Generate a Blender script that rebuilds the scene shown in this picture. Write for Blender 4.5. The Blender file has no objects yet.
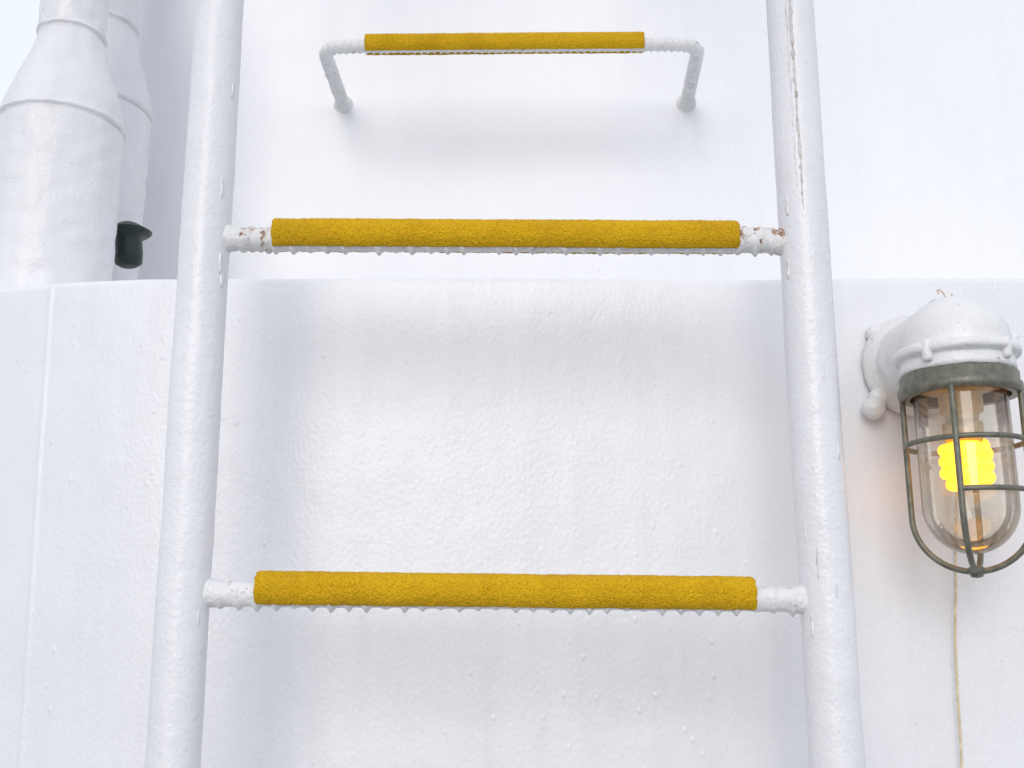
import bpy, bmesh, math, random
from mathutils import Vector, noise, Matrix
random.seed(7)
sc=bpy.context.scene
EYE=1.6   # eye height above deck; all "rel" heights are measured from the eye level

# ------------------------------------------------------------ helpers
def link(o,parent=None):
    sc.collection.objects.link(o)
    if parent: o.parent=parent
    return o
def empty(name,loc=(0,0,0)):
    e=bpy.data.objects.new(name,None); e.empty_display_size=.05
    sc.collection.objects.link(e); return e
def mesh(name,verts,faces,mat,parent=None,smooth=True):
    m=bpy.data.meshes.new(name); m.from_pydata([tuple(v) for v in verts],[],faces)
    m.update()
    bm=bmesh.new(); bm.from_mesh(m); bmesh.ops.recalc_face_normals(bm,faces=bm.faces); bm.to_mesh(m); bm.free()
    if smooth:
        for p in m.polygons: p.use_smooth=True
    m.materials.append(mat)
    return link(bpy.data.objects.new(name,m),parent)
def nz(p,s,seed=0):
    return noise.noise(Vector((p[0]*s+seed*7.1,p[1]*s+seed*3.3,p[2]*s-seed*5.7)))
def resample(pts,step):
    pts=[Vector(p) for p in pts]; out=[pts[0]]
    for a,b in zip(pts,pts[1:]):
        n=max(1,int(round((b-a).length/step)))
        for i in range(1,n+1): out.append(a.lerp(b,i/n))
    return out
def tube(name,pts,rad,mat,parent=None,segs=24,up=(0,0,1),closed=False,arc=None,cap=True):
    """rad(s,ang,p)->radius ; ang measured from 'up'"""
    pts=[Vector(p) for p in pts]; n=len(pts); V=[];F=[]
    s=0; up=Vector(up)
    for i,p in enumerate(pts):
        if closed: t=(pts[(i+1)%n]-pts[i-1])
        else: t=pts[min(i+1,n-1)]-pts[max(i-1,0)]
        t.normalize()
        u=up-t*up.dot(t)
        if u.length<1e-3: u=Vector((0,1,0))-t*t.y
        u.normalize(); w=t.cross(u)
        if i: s+=(p-pts[i-1]).length
        for k in range(segs):
            a=2*math.pi*k/segs
            d=u*math.cos(a)+w*math.sin(a)
            r=rad(s,a,p+d*.01) if callable(rad) else rad
            V.append(p+d*r)
    m=n if closed else n-1
    for i in range(m):
        for k in range(segs):
            a=i*segs+k; b=i*segs+(k+1)%segs; c=((i+1)%n)*segs+(k+1)%segs; d=((i+1)%n)*segs+k
            F.append((a,b,c,d))
    if not closed and cap:
        F.append(tuple(range(segs-1,-1,-1))); F.append(tuple((n-1)*segs+k for k in range(segs)))
    return mesh(name,V,F,mat,parent)
def lathe(name,prof,mat,parent=None,loc=(0,0,0),axis='Z',segs=64,wob=0,seed=0,smooth=True):
    """prof: (r,h) list"""
    V=[];F=[];L=Vector(loc)
    for r,h in prof:
        for k in range(segs):
            a=2*math.pi*k/segs
            rr=max(r,1e-5)
            v=Vector((rr*math.cos(a),rr*math.sin(a),h))
            if axis=='Y': v=Vector((v.x,v.z,v.y))
            q=v+L
            if wob and r>1e-3:
                rd=Vector((math.cos(a),math.sin(a),0))
                if axis=='Y': rd=Vector((rd.x,0,rd.y))
                q=q+rd*wob*nz(q,60,seed)
            V.append(q)
    for i in range(len(prof)-1):
        for k in range(segs):
            F.append((i*segs+k,i*segs+(k+1)%segs,(i+1)*segs+(k+1)%segs,(i+1)*segs+k))
    return mesh(name,V,F,mat,parent,smooth)
def dense(prof,step):
    o=[prof[0]]
    for a,b in zip(prof,prof[1:]):
        L=math.hypot(b[0]-a[0],b[1]-a[1]); n=max(1,int(L/step))
        for i in range(1,n+1): o.append((a[0]+(b[0]-a[0])*i/n,a[1]+(b[1]-a[1])*i/n))
    return o

# ------------------------------------------------------------ materials
def newmat(name):
    m=bpy.data.materials.new(name); m.use_nodes=True
    nt=m.node_tree; b=nt.nodes['Principled BSDF']; return m,nt,b
def N(nt,t,**k):
    n=nt.nodes.new(t)
    for a,v in k.items():
        if a in n.inputs.keys(): n.inputs[a].default_value=v
        else: setattr(n,a,v)
    return n
def ramp(nt,src,stops):
    r=nt.nodes.new('ShaderNodeValToRGB'); e=r.color_ramp.elements
    while len(e)<len(stops): e.new(.5)
    for el,(p,c) in zip(e,stops):
        el.position=p; el.color=(c,c,c,1) if not isinstance(c,tuple) else (*c,1)
    nt.links.new(src,r.inputs[0]); return r
def math2(nt,op,a,b):
    n=nt.nodes.new('ShaderNodeMath'); n.operation=op
    for i,v in enumerate((a,b)):
        if isinstance(v,(int,float)): n.inputs[i].default_value=v
        else: nt.links.new(v,n.inputs[i])
    return n.outputs[0]
def white_paint(name,base=(.80,.80,.80),rough=.38,peel=260,peel_d=.0006,lump=18,lump_d=.004,drops=.0006,rust=None,dirt=.06,vstretch=1.0):
    m,nt,b=newmat(name); L=nt.links.new
    g=N(nt,'ShaderNodeNewGeometry'); mp=N(nt,'ShaderNodeMapping'); L(g.outputs['Position'],mp.inputs[0])
    mp.inputs['Scale'].default_value=(1,1,vstretch)
    n1=N(nt,'ShaderNodeTexNoise',Scale=3.2,Detail=4,Roughness=.6); L(mp.outputs[0],n1.inputs['Vector'])
    mp2=N(nt,'ShaderNodeMapping'); mp2.inputs['Scale'].default_value=(30,30,2.4); L(g.outputs['Position'],mp2.inputs[0])
    n2=N(nt,'ShaderNodeTexNoise',Scale=1,Detail=3,Roughness=.6); L(mp2.outputs[0],n2.inputs['Vector'])
    r1=ramp(nt,n1.outputs[0],[(.3,1-dirt),(.65,1.0)]); r2=ramp(nt,n2.outputs[0],[(.25,1-dirt*.8),(.55,1.0)])
    mx=N(nt,'ShaderNodeMix',data_type='RGBA',blend_type='MULTIPLY'); mx.inputs[0].default_value=1
    L(r1.outputs[0],mx.inputs[6]); L(r2.outputs[0],mx.inputs[7])
    mb=N(nt,'ShaderNodeMix',data_type='RGBA',blend_type='MULTIPLY'); mb.inputs[0].default_value=1
    L(mx.outputs[2],mb.inputs[6]); mb.inputs[7].default_value=(*base,1)
    n3=N(nt,'ShaderNodeTexNoise',Scale=230,Detail=2,Roughness=.7); L(g.outputs['Position'],n3.inputs['Vector'])
    sp=ramp(nt,n3.outputs[0],[(.68,0.0),(.76,.4)])
    ms=N(nt,'ShaderNodeMix',data_type='RGBA'); L(mb.outputs[2],ms.inputs[6]); ms.inputs[7].default_value=(.45,.42,.38,1)
    L(sp.outputs[0],ms.inputs[0])
    col=ms.outputs[2]
    if rust:
        thr,amt=rust
        n4=N(nt,'ShaderNodeTexNoise',Scale=75,Detail=5,Roughness=.72); L(g.outputs['Position'],n4.inputs['Vector'])
        rr=ramp(nt,n4.outputs[0],[(thr,0.0),(thr+.05,amt)])
        rc=ramp(nt,n3.outputs[0],[(.35,(.10,.035,.012)),(.65,(.42,.20,.08))])
        mr=N(nt,'ShaderNodeMix',data_type='RGBA'); L(col,mr.inputs[6]); L(rc.outputs[0],mr.inputs[7]); L(rr.outputs[0],mr.inputs[0])
        col=mr.outputs[2]
    L(col,b.inputs['Base Color'])
    rg=ramp(nt,n1.outputs[0],[(.3,rough-.07),(.7,rough+.1)]); L(rg.outputs[0],b.inputs['Roughness'])
    # one combined height: slow lumps + orange peel + dried run drops
    nb=N(nt,'ShaderNodeTexNoise',Scale=lump,Detail=1); L(mp.outputs[0],nb.inputs['Vector'])
    np_=N(nt,'ShaderNodeTexNoise',Scale=peel,Detail=1,Roughness=.5); L(mp.outputs[0],np_.inputs['Vector'])
    h=math2(nt,'ADD',math2(nt,'MULTIPLY',nb.outputs[0],lump_d),math2(nt,'MULTIPLY',np_.outputs[0],peel_d))
    if drops:
        vo=N(nt,'ShaderNodeTexVoronoi',Scale=62); L(mp.outputs[0],vo.inputs['Vector'])
        vr=ramp(nt,vo.outputs['Distance'],[(.04,1.0),(.20,0.0)])
        vc=ramp(nt,vo.outputs['Color'],[(.66,0.0),(.76,1.0)])
        h=math2(nt,'ADD',h,math2(nt,'MULTIPLY',math2(nt,'MULTIPLY',vr.outputs[0],vc.outputs[0]),drops))
    b3=N(nt,'ShaderNodeBump',Strength=1,Distance=1.0); L(h,b3.inputs['Height'])
    L(b3.outputs[0],b.inputs['Normal'])
    return m
M_wall =white_paint('white_wall_paint',base=(.80,.805,.825),rough=.34,peel=230,peel_d=.00050,lump=26,lump_d=.0012,vstretch=.75,dirt=.06,drops=.0007)
M_wall2=white_paint('white_deckhouse_paint',base=(.83,.835,.85),peel=160,peel_d=.0005,lump=14,lump_d=.0018,dirt=.03,drops=.0003)
M_tube =white_paint('white_ladder_paint',base=(.79,.79,.80),rough=.34,peel=240,peel_d=.0006,lump=45,lump_d=.0009,dirt=.08,rust=(.69,.7),drops=.0005)
M_bar  =white_paint('white_rung_paint',base=(.79,.79,.78),rough=.42,peel=300,peel_d=.0009,lump=80,lump_d=.0015,dirt=.12,rust=(.63,.75),drops=0)
M_rusty=white_paint('chipped_rusty_paint',base=(.78,.77,.75),rough=.5,peel=300,peel_d=.001,lump=90,lump_d=.002,dirt=.15,rust=(.525,.9),drops=0)
M_run  =white_paint('grimy_paint_run',base=(.70,.69,.67),rough=.5,peel=300,peel_d=.001,lump=90,lump_d=.002,dirt=.2,rust=(.56,.55),drops=0)
M_lampw=white_paint('white_lamp_paint',base=(.80,.80,.79),rough=.36,peel=260,peel_d=.0007,lump=60,lump_d=.001,dirt=.10,rust=(.65,.6),drops=0)

def yellow_mat():
    m,nt,b=newmat('yellow_antislip'); L=nt.links.new
    g=N(nt,'ShaderNodeNewGeometry')
    n=N(nt,'ShaderNodeTexNoise',Scale=560,Detail=3,Roughness=.7); L(g.outputs['Position'],n.inputs['Vector'])
    c=ramp(nt,n.outputs[0],[(.30,(.46,.25,.002)),(.5,(.70,.41,.006)),(.72,(.78,.48,.014))])
    n2=N(nt,'ShaderNodeTexNoise',Scale=22,Detail=3,Roughness=.65); L(g.outputs['Position'],n2.inputs['Vector'])
    c2=ramp(nt,n2.outputs[0],[(.3,(.86,.84,.8)),(.6,(1,1,1))])
    mx=N(nt,'ShaderNodeMix',data_type='RGBA',blend_type='MULTIPLY'); mx.inputs[0].default_value=1
    L(c.outputs[0],mx.inputs[6]); L(c2.outputs[0],mx.inputs[7]); L(mx.outputs[2],b.inputs['Base Color'])
    b.inputs['Roughness'].default_value=.75
    b.inputs['Specular IOR Level'].default_value=.2
    v=N(nt,'ShaderNodeTexVoronoi',Scale=560); L(g.outputs['Position'],v.inputs['Vector'])
    h=math2(nt,'ADD',math2(nt,'MULTIPLY',v.outputs['Distance'],-.0010),math2(nt,'MULTIPLY',n.outputs[0],.0013))
    b2=N(nt,'ShaderNodeBump',Strength=1,Distance=1); L(h,b2.inputs['Height'])
    L(b2.outputs[0],b.inputs['Normal'])
    return m
M_yel=yellow_mat()
def simple(name,col,rough=.5,metal=0,var=.2,scale=120,bump=.0004):
    m,nt,b=newmat(name); L=nt.links.new
    g=N(nt,'ShaderNodeNewGeometry'); n=N(nt,'ShaderNodeTexNoise',Scale=scale,Detail=3,Roughness=.65); L(g.outputs['Position'],n.inputs['Vector'])
    lo=tuple(x*(1-var) for x in col); hi=tuple(min(1,x*(1+var)) for x in col)
    c=ramp(nt,n.outputs[0],[(.3,lo),(.7,hi)]); L(c.outputs[0],b.inputs['Base Color'])
    b.inputs['Roughness'].default_value=rough; b.inputs['Metallic'].default_value=metal
    bp=N(nt,'ShaderNodeBump',Strength=1,Distance=bump); L(n.outputs[0],bp.inputs['Height']); L(bp.outputs[0],b.inputs['Normal'])
    return m
M_cage=simple('cage_grey_metal',(.155,.152,.118),.42,.3,.3)
M_green=simple('dark_green_enamel',(.006,.022,.017),.4)
M_deck=simple('deck_paint',(.34,.36,.37),.7,0,.1,6,.002)
M_sea=simple('sea_water',(.03,.06,.08),.15,0,.2,.4,.3)
M_cord=simple('beige_cord',(.66,.56,.38),.8)
M_wire=simple('copper_wire',(.5,.36,.2),.5,.3)
M_socket=simple('amber_socket',(.45,.38,.27),.4,.1)
m,nt,b=newmat('lit_bulb'); b.inputs['Base Color'].default_value=(1,.75,.08,1)
b.inputs['Emission Color'].default_value=(1,.40,.0,1); b.inputs['Emission Strength'].default_value=2.5
M_bulb=m
m,nt,b=newmat('lamp_glass'); nt.nodes.remove(b); L=nt.links.new
out=nt.nodes['Material Output']; tr=N(nt,'ShaderNodeBsdfTransparent'); tr.inputs[0].default_value=(.95,.94,.89,1)
gl=N(nt,'ShaderNodeBsdfGlossy',Roughness=.05); lw=N(nt,'ShaderNodeLayerWeight',Blend=.28)
rr=ramp(nt,lw.outputs['Fresnel'],[(.0,.04),(.9,.85)])
g_=N(nt,'ShaderNodeNewGeometry'); dn=N(nt,'ShaderNodeTexNoise',Scale=60,Detail=4,Roughness=.7); L(g_.outputs['Position'],dn.inputs['Vector'])
dr=ramp(nt,dn.outputs[0],[(.35,.03),(.75,.16)])
df=N(nt,'ShaderNodeBsdfTranslucent'); df.inputs[0].default_value=(.9,.88,.80,1)
m0=N(nt,'ShaderNodeMixShader'); L(dr.outputs[0],m0.inputs[0]); L(tr.outputs[0],m0.inputs[1]); L(df.outputs[0],m0.inputs[2])
mx=N(nt,'ShaderNodeMixShader'); L(rr.outputs[0],mx.inputs[0]); L(m0.outputs[0],mx.inputs[1]); L(gl.outputs[0],mx.inputs[2]); L(mx.outputs[0],out.inputs[0])
M_glass=m

# ------------------------------------------------------------ setting
mesh('sea',[(-3000,-3000,-9),(3000,-3000,-9),(3000,3000,-9),(-3000,3000,-9)],[(0,1,2,3)],M_sea,None,False)
mesh('ship_deck',[(-6,-9,0),(6,-9,0),(6,6,0),(-6,6,0)],[(0,1,2,3)],M_deck,None,False)

# lower bulkhead: front skin, rounded top edge, flat top
TOP=EYE+.382
xs=[]; x=-4.0
while x<4.0:
    xs.append(x)
    x+= .0012 if -.53<x<-.48 else (.01 if -.9<x<.9 else .1)
xs.append(4.0)
prof=[]
for i in range(0,130): prof.append((0,0+ (TOP-.008)*i/129,1))
for i in range(1,9):
    a=math.pi/2*i/8; prof.append((.008-.008*math.cos(a),TOP-.008+.008*math.sin(a),1))
for yy in (.05,.2,.5,.56,1.5,4.0): prof.append((yy,TOP,0))
V=[];F=[]
for x in xs:
    t=max(0,-.36-x); 
    fold=.9*t*t if t<.15 else .9*.0225+.27*(t-.15)
    fold=min(fold,.25)
    for (dy,z,fr) in prof:
        bead=0
        xc=-.501-.014*(z-EYE)/.38
        if abs(x-xc)<.02: bead=.0018*math.exp(-((x-xc)/.0026)**2)*(1+.5*nz((x,0,z),60,3))
        w=.0034*nz((x,0,z),3.1,1)+.0012*nz((x,0,z),9,2)
        y=1.13+fold+dy+ (w-bead)*fr
        zz=z+ (.0022*nz((x,0,0),5,4)+.0007*nz((x,0,0),22,4) if z>TOP-.02 else 0)
        V.append((x,y,zz))
n=len(prof)
for i in range(len(xs)-1):
    for j in range(n-1):
        F.append((i*n+j,(i+1)*n+j,(i+1)*n+j+1,i*n+j+1))
mesh('steel_bulkhead',V,F,M_wall)

# deckhouse wall (upper, set back on top of the bulkhead)
V=[];F=[]; X0=-.76; nx=110; nzc=70
for i in range(nx+1):
    x=X0+(4.5)*i/nx
    for j in range(nzc+1):
        z=TOP-.01+2.6*j/nzc
        V.append((x,1.70+.004*nz((x,0,z),2.2,9),z))
for i in range(nx):
    for j in range(nzc):
        a=i*(nzc+1)+j; F.append((a,a+nzc+1,a+nzc+2,a+1))
b0=len(V)
V+= [(X0,4.0,TOP-.01),(X0,4.0,TOP-.01+2.6)]
F.append((0,b0,b0+1)+tuple(range(nzc,0,-1)))
o=mesh('deckhouse_wall',V,F,M_wall2)
o.data.polygons[-1].use_smooth=False

# ------------------------------------------------------------ ladder
lad=empty('ship_ladder')
YL=.945; XL,XR=-.2835,.2705; RS=.0225
def stile(name,x,seed,tilt):
    def rad(s,a,p):
        return RS+.0006*nz(p,12,seed)+.0003*nz(p,50,seed+1)
    pts=[(x+tilt*(EYE+.25-z)+.0008*nz((0,0,z),9,seed),YL,z) for z in [i*.006 for i in range(0,560)]]
    tube(name,pts,rad,M_tube,lad,segs=40,up=(0,-1,0))
stile('stile_left',XL,1,.0050); stile('stile_right',XR,4,-.0015)
def bar_rad(r,pitch,h,seed,teeth=0,phase=0):
    def f(s,a,p):
        u=(s/pitch+phase+.12*math.sin(a)+.12*nz((s*35,seed,1),1,seed))%1.0
        rib=math.exp(-((u-.5)/.15)**2)
        jit=1+.7*nz((s*90,seed,0),1,seed)
        R=r+h*rib*jit
        if teeth:   # paint drips hanging on the underside of each rib
            k=max(0,-math.cos(a))**6
            R+=teeth*k*rib*min(1.3,max(.1,.8+1.9*nz((s*55,seed,3),1,seed)))
        return R+.0007*nz(p,70,seed)
    return f
def weld(name,x,y,z,side,seed,par,r=.0135,ax='X',mat=None):
    """lumpy weld fillet where bar meets post; starts inside the post, spreads up and down it"""
    P=[]; Ln=.034
    for i in range(26):
        t=i/25; P.append((x+side*(t*Ln-.012),y,z) if ax=='X' else (x,y-side*(t*Ln-.006),z))
    def rad(s,a,p):
        t=min(1,max(0,s/Ln))
        c=math.cos(a)**2 if ax=='X' else 1
        return r*(.76+(.10+.62*c)*(1-t)**2.2)*(1+.12*nz(p,110,seed)+.06*nz(p,260,seed))
    tube(name,P,rad,mat or M_bar,par,segs=36)
def sleeve(name,x0,x1,y,z0,z1,R,seed,par,AA=150):
    """granular wrap cover: C section open at the bottom"""
    n=int((x1-x0)/.0010); A0,A1=math.radians(-AA),math.radians(AA); K=56
    V=[];F=[]
    T=.0030
    for i in range(n+1):
        t=i/n; x=x0+(x1-x0)*t; z=z0+(z1-z0)*t
        ed=min(i,n-i); endf=min(1,ed/3)
        for layer in (0,1):
            for k in range(K+1):
                a=A0+(A1-A0)*k/K
                r=R-(0 if layer==0 else T)
                if layer==0:
                    q=(x,math.sin(a)*R,math.cos(a)*R)
                    r+=(.00050*nz(q,480,seed)+.0004*nz(q,260,seed+2)+.0004*nz(q,30,seed+3))-.0008*(1-endf)**2
                    if k<5 or k>K-5: r+=.0005*nz(q,120,seed)
                sx=1+.05*abs(math.sin(2*a))
                ex=(.0012*nz((0,a*2,seed),2,seed)) if (i==0 or i==n) else 0
                V.append((x+ex,y-math.sin(a)*r*sx,z+math.cos(a)*r*sx))
    W=2*(K+1)
    for i in range(n):
        for k in range(K):
            a=i*W+k; F.append((a,a+1,a+W+1,a+W)); c=a+K+1; F.append((c,c+W,c+W+1,c+1))
        for k in (0,K):
            a=i*W+k; F.append((a,a+W,a+W+K+1,a+K+1))
    for i in (0,n):
        for k in range(K):
            a=i*W+k; F.append((a,a+1,a+K+2,a+K+1))
    mesh(name,V,F,M_yel,par)
def rung(tag,zl,zr,seed,rusty=False,xs0=-.2205,xs1=.2085):
    z0=EYE+zl; z1=EYE+zr
    pts=resample([(XL+.01,YL,z0-.0045),(XR-.01,YL,z1-.0045)],.0011)
    tube('rung_bar_'+tag,pts,bar_rad(.0104,.0158,.0009,seed,teeth=.0027),M_bar,lad,segs=36)
    sleeve('grip_'+tag,xs0,xs1,YL,z0,z1,.0150,seed,lad)
    m=M_rusty if rusty else M_bar
    weld('weld_l_'+tag,XL+RS-.003,YL,z0-.004,1,seed,lad,mat=M_bar)
    weld('weld_r_'+tag,XR-RS+.003,YL,z1-.004,-1,seed+5,lad,mat=m)
    if rusty:
        for nm,a,b_ in(('chip_l_',-.2500,xs0+.002),('chip_r_',xs1-.002,.2420)):
            P=resample([(a,YL,z0-.0040),(b_,YL,z0-.0045)],.0011)
            tube(nm+tag,P,bar_rad(.0108,.0158,.0012,seed+9,teeth=.002),M_rusty,lad,segs=36)
rung('a',.0375,.0325,11,False,-.2190,.2075)
rung('b',.360,.3575,23,True)
rung('c',.682,.681,31); rung('d',-.285,-.288,41); rung('e',-.607,-.607,51); rung('f',-.93,-.93,61); rung('g',-1.25,-1.25,71); rung('h',1.004,1.004,81)
for nm,x in(('l',XL),('r',XR)):
    tube('bracket_low_'+nm,resample([(x,YL,EYE-.75),(x,1.135,EYE-.75)],.01),.012,M_bar,lad)
    tube('bracket_high_'+nm,resample([(x,YL,EYE+1.25),(x,1.705,EYE+1.25)],.01),.012,M_bar,lad)
# dried paint runs and blobs on the stiles
def run(name,x,z0,z1,ang,w,seed,mat):
    """ridge of paint down a stile; ang: position round the tube, 0 = facing viewer"""
    P=[]
    z=z0
    a=math.radians(ang)
    while z<z1:
        aa=a+.05*nz((0,0,z),14,seed)
        P.append((x+math.sin(aa)*(RS-.0003),YL-math.cos(aa)*(RS-.0003),z)); z+=.0025
    L_=z1-z0
    def rad(s,an,p):
        tp=min(1,6*s/L_+.35)*min(1,5*(L_-s)/L_+.15)
        return max(.0002,w*tp*(.75+.9*nz(p,120,seed)+.5*nz(p,300,seed)))
    tube(name,P,rad,mat,lad,segs=12,up=(0,-1,0))
run('weathered_run',XR,EYE+.375,EYE+.80,-12,.0015,2,M_run)
run('weathered_run_2',XR,EYE+.20,EYE+.350,8,.0007,5,M_tube)
run('weathered_run_3',XR,EYE+.40,EYE+.62,-22,.0009,9,M_tube)
rr_=random.Random(3)
for i in range(16):
    x=XL if i%2 else XR; z=EYE+rr_.uniform(-.15,.6); an=rr_.uniform(-60,60); ln=rr_.uniform(.006,.03)
    run('paint_drip_%d'%i,x,z,z+ln,an,rr_.uniform(.0007,.0012),i,M_tube)
for i,(x,z,an) in enumerate([(XL,.330,55),(XL,.318,62),(XL,.012,55),(XR,.325,-58),(XR,.008,-52),(XR,.385,-50)]):
    run('weld_drip_%d'%i,x,EYE+z-.012,EYE+z+.010,an,.0019,i+30,M_tube)

# ------------------------------------------------------------ grab handle rung on the deckhouse wall
hd=empty('wall_grab_handle')
def bend(pts,r,n=8):
    pts=[Vector(p) for p in pts]; out=[pts[0]]
    for a,b_,c in zip(pts,pts[1:],pts[2:]):
        p=b_+(a-b_).normalized()*r; q=b_+(c-b_).normalized()*r
        for i in range(n+1):
            t=i/n; out.append(p*(1-t)**2+b_*2*t*(1-t)+q*t*t)
    out.append(pts[-1]); return out
HY=1.51
path=bend([(-.290,1.702,EYE+.886),(-.293,HY,EYE+.884),(.290,HY,EYE+.888),(.300,1.702,EYE+.888)],.034,12)
tube('handle_bar',resample(path,.0014),bar_rad(.0098,.0105,.0014,5,teeth=.0012),M_bar,hd,segs=28)
sleeve('handle_grip',-.2265,.2035,HY,EYE+.8875,EYE+.8915,.0152,77,hd,155)
for nm,x,z,sd_ in(('l',-.290,.886,3),('r',.300,.888,8)):
    weld('handle_weld_'+nm,x,1.698,EYE+z,1,sd_,hd,r=.0130,ax='Y')

# ------------------------------------------------------------ vent pipes
def vent(name,x,y,R,rn,zb,zt,seed,zneck):
    e=empty(name)
    p=[(R,TOP-.002),(R,zb-.006)]
    for i in range(9):
        a=math.pi*i/8; p.append((R+.0035*math.sin(a),zb-.006+.009*i/8))
    m=12
    for i in range(1,m+1):
        t=i/m; s=t*t*(3-2*t); s=.30*t+.70*s
        p.append((R+(rn-R)*s,zb+.003+(zt-zb-.003)*t))
    for i in range(9):
        a=math.pi*i/8; p.append((rn+.003*math.sin(a),zt+.008*i/8))
    p+=[(rn,zt+.010),(rn,zneck)]
    lathe('pipe_body',dense(p,.006),M_tube,e,(x,y,0),segs=72,wob=.0020,seed=seed)
    g=[(x,y,zneck-.01)]
    for i in range(13):
        a=math.pi*i/12; g.append((x-.10+.10*math.cos(a),y,zneck+.10*math.sin(a)))
    g.append((x-.20,y,zneck-.06))
    tube('gooseneck',resample(g,.012),rn,M_tube,e,segs=48,up=(0,1,0))
    return e
vent('vent_pipe',-.596,1.32,.0775,.0425,EYE+.655,EYE+.783,2,EYE+1.05)
vent('vent_pipe',-.648,1.54,.083,.052,EYE+.790,EYE+.930,6,EYE+1.35)

# small dark green hooded deck light tucked behind the vent, on a bracket from the rear pipe
gd=empty('green_hooded_lamp')
gx,gy,gz=-.536,1.425,EYE+.531
lathe('hood_body',[(0,-.034),(.012,-.034),(.018,-.030),(.0195,-.016),(.019,.002),(.0185,.008),(.028,.011),(.0325,.014),(.026,.0185),(.016,.026),(.008,.030),(0,.031)],M_green,gd,(0,0,0),segs=40)
tube('hood_bracket',resample([(-.005,0,-.005),(-.03,.02,-.005),(-.08,.05,-.005)],.01),.006,M_green,gd,segs=16)
gd.location=(gx,gy,gz); gd.rotation_euler=(0,math.radians(-6),0)

# ------------------------------------------------------------ caged bulkhead lamp
lp=empty('bulkhead_lamp')
LX,LY=.433,1.02
ZC=EYE+.268
by=[(0,1.128),(.054,1.128),(.0555,1.122),(.054,1.116),(.047,1.113),(.045,1.108)]
p=[(r,y) for r,y in by]+[(.0445,1.06),(.0435,LY)]
lathe('back_box',dense(p,.004),M_lampw,lp,(LX-.002,0,EYE+.279),'Y',64,.0015,3)
p=[(.0515,ZC)]
for i in range(1,17):
    a=math.pi/2*i/16; p.append((.0515*math.cos(a),ZC+.004+.050*math.sin(a)))
lathe('hood',p,M_lampw,lp,(LX,LY,0),segs=72,wob=.0012,seed=8)
p=[(.045,ZC-.024),(.0525,ZC-.024),(.0535,ZC-.020),(.0525,ZC-.010),(.0575,ZC-.009),(.059,ZC-.007),(.059,ZC-.003),(.057,ZC),(.050,ZC+.002)]
lathe('flange',dense(p,.003),M_lampw,lp,(LX,LY,0),segs=72,wob=.0022,seed=9)
for i,a in enumerate((-140,-60,40,125)):
    a=math.radians(a); x=LX+.0545*math.cos(a); y=LY+.0545*math.sin(a)
    lathe('lug_%d'%i,[(0,-.016),(.0035,-.016),(.0048,-.013),(.0048,.001),(.0036,.004),(0,.0045)],M_lampw,lp,(x,y,ZC-.002),segs=14,wob=.0006,seed=i)
lathe('wall_screw',[(0,-.012),(.008,-.011),(.0115,-.005),(.0115,.003),(.008,.009),(0,.011)],M_lampw,lp,(.381,1.116,EYE+.231),'Y',28,.001,4)
lathe('wall_lug',[(0,1.132),(.009,1.131),(.010,1.115),(.006,1.112),(0,1.112)],M_lampw,lp,(.389,0,EYE+.244),'Y',24,.001,5)
lathe('wall_lug_top',[(0,1.132),(.008,1.131),(.0085,1.122),(.005,1.118),(0,1.118)],M_lampw,lp,(.391,0,EYE+.316),'Y',24,.001,5)
# metal clamp ring
ZR=EYE+.222
p=[(.046,ZR),(.055,ZR),(.0568,ZR+.003),(.0568,ZR+.009),(.0545,ZR+.011),(.0545,ZR+.020),(.052,ZR+.023),(.044,ZR+.023)]
lathe('clamp_ring',p,M_cage,lp,(LX,LY,0),segs=72)
# cage
rc=.0535; rb=.0026; ZB=EYE+.108
def ring(nm,z,a0=0,a1=360):
    full=(a1-a0)>=360; n=64 if full else 40
    P=[(LX+rc*math.cos(math.radians(a0+(a1-a0)*i/n)),LY+rc*math.sin(math.radians(a0+(a1-a0)*i/n)),z) for i in range(n if full else n+1)]
    tube(nm,P,rb,M_cage,lp,segs=12,closed=full)
ring('cage_ring_top',EYE+.176); ring('cage_ring_mid',EYE+.128,-122,-30)
for i,a in enumerate((-120,-30,60,150)):
    a=math.radians(a); P=[(rc,ZR+.004)]
    P.append((rc,ZB))
    for k in range(1,17):
        t=math.pi/2*k/16; P.append((rc*math.cos(t),ZB-.052*math.sin(t)))
    P=[(LX+r*math.cos(a),LY+r*math.sin(a),z) for r,z in P]
    tube('cage_bar_%d'%i,resample(P,.006),rb+.0003,M_cage,lp,segs=12,up=(math.cos(a+1.57),math.sin(a+1.57),0))
lathe('cage_boss',[(0,-.006),(.005,-.005),(.008,0),(.007,.004),(0,.005)],M_cage,lp,(LX,LY,ZB-.052),segs=24)
# glass
p=[(.043,ZR+.012),(.0435,EYE+.125)]
for k in range(1,15):
    t=math.pi/2*k/14; p.append((.0435*math.cos(t),EYE+.118-.046*math.sin(t)))
lathe('glass_globe',dense(p,.006),M_glass,lp,(LX,LY,0),segs=64)
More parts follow.
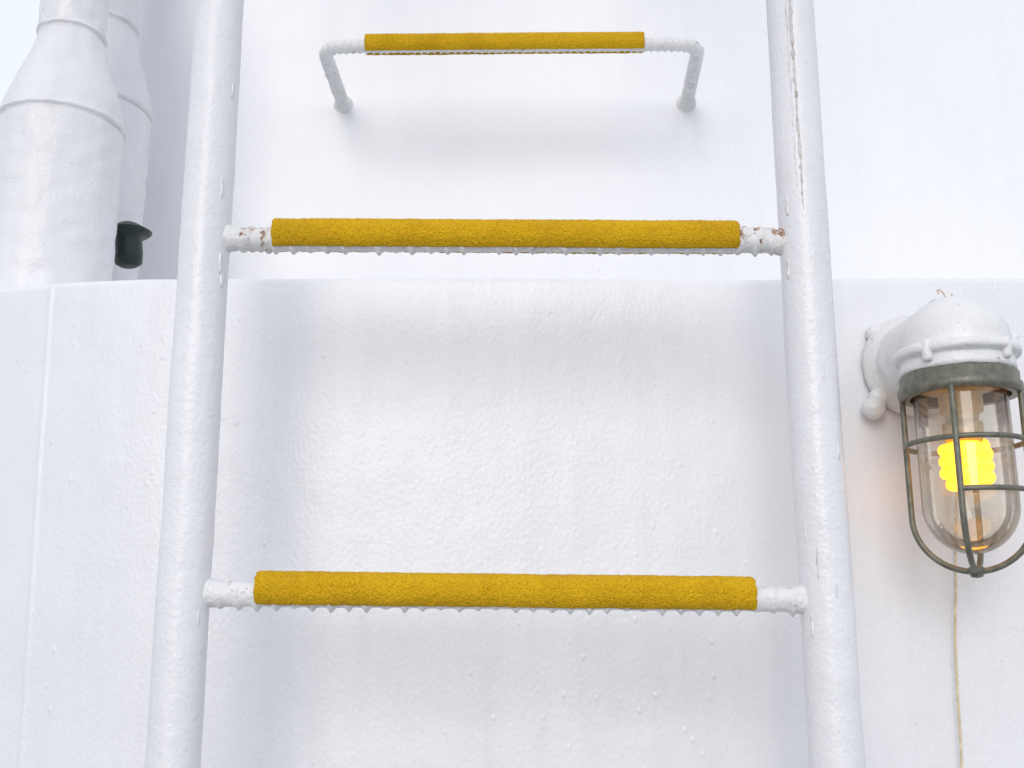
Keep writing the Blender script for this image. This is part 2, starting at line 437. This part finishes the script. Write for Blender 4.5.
# socket and spiral bulb
lathe('lamp_socket',[(0,EYE+.178),(.016,EYE+.178),(.0185,EYE+.184),(.0185,EYE+.196),(.015,EYE+.198),(.0155,EYE+.205),(.020,EYE+.207),(.020,EYE+.226),(.030,EYE+.228),(.043,EYE+.232),(0,EYE+.235)],M_socket,lp,(LX,LY,0),segs=40)
P=[]
for i in range(150):
    t=i/149; a=t*2*math.pi*3.6; r=.0185*(1 if t<.9 else 1-(t-.9)*5)
    P.append((LX+r*math.cos(a),LY+r*math.sin(a),EYE+.176-.040*t))
tube('bulb_spiral',P,.0062,M_bulb,lp,segs=14)
lathe('bulb_core',[(0,EYE+.180),(.014,EYE+.179),(.014,EYE+.142),(.006,EYE+.138),(0,EYE+.138)],M_bulb,lp,(LX,LY,0),segs=24)

# hanging cord behind lamp
cd=[]
for i in range(160):
    zr=.325-.62*i/159
    cd.append((.4510+.077*zr+.002*math.sin(i*.06)+.0012*nz((0,0,zr),18,3),1.121+.002*nz((0,0,zr),9,6),EYE+zr))
tube('hanging_cord',cd,lambda s,a,p:.0014+.0003*math.sin(s*900+a),M_cord,None,segs=10)
wl=[]
for i in range(40):
    t=i/39
    wl.append((.434+.006*math.cos(math.pi*(1-t))*(1+.3*math.sin(9*t)),1.035,ZC+.048+.020*abs(math.sin(math.pi*(t*1.0)+.9))**1.0))
tube('wire_loop',wl,.0006,M_wire,lp,segs=8)

# ------------------------------------------------------------ light
w=bpy.data.worlds.new('World'); sc.world=w; w.use_nodes=True; nt=w.node_tree; L=nt.links.new
bg=nt.nodes['Background']; sky=nt.nodes.new('ShaderNodeTexSky'); sky.sky_type='NISHITA'; sky.sun_disc=False
EL=26; AZ=9   # bright part of an overcast sky, behind the viewer and a little to the left
sky.sun_elevation=math.radians(EL); sky.sun_rotation=math.radians(180+AZ); sky.dust_density=2; sky.air_density=1
tc=nt.nodes.new('ShaderNodeTexCoord'); cn=N(nt,'ShaderNodeTexNoise',Scale=1.6,Detail=4,Roughness=.55); L(tc.outputs['Generated'],cn.inputs['Vector'])
cr=ramp(nt,cn.outputs[0],[(.35,.5),(.6,.88)])
mx=N(nt,'ShaderNodeMix',data_type='RGBA'); L(cr.outputs[0],mx.inputs[0]); L(sky.outputs[0],mx.inputs[6]); mx.inputs[7].default_value=(11.4,11.9,13.5,1)
L(mx.outputs[2],bg.inputs[0]); bg.inputs[1].default_value=.1
sd=bpy.data.lights.new('sun','SUN'); sd.energy=1.0; sd.angle=math.radians(30); sd.color=(1,.985,.96)
so=bpy.data.objects.new('sun',sd); sc.collection.objects.link(so)
e=math.radians(20); az=math.radians(AZ)
d=Vector((math.sin(az)*math.cos(e),math.cos(az)*math.cos(e),-math.sin(e)))
so.rotation_euler=d.to_track_quat('-Z','Y').to_euler()

# ------------------------------------------------------------ camera
cam=bpy.data.cameras.new('camera'); cam.sensor_width=36; cam.lens=1080/1024*36; cam.clip_start=.05; cam.clip_end=6000
co=bpy.data.objects.new('camera',cam); sc.collection.objects.link(co)
co.location=(0,0,EYE); co.rotation_euler=(math.radians(90+13),0,0); sc.camera=co
sc.view_settings.view_transform='Standard'; sc.view_settings.look='None'; sc.view_settings.exposure=0
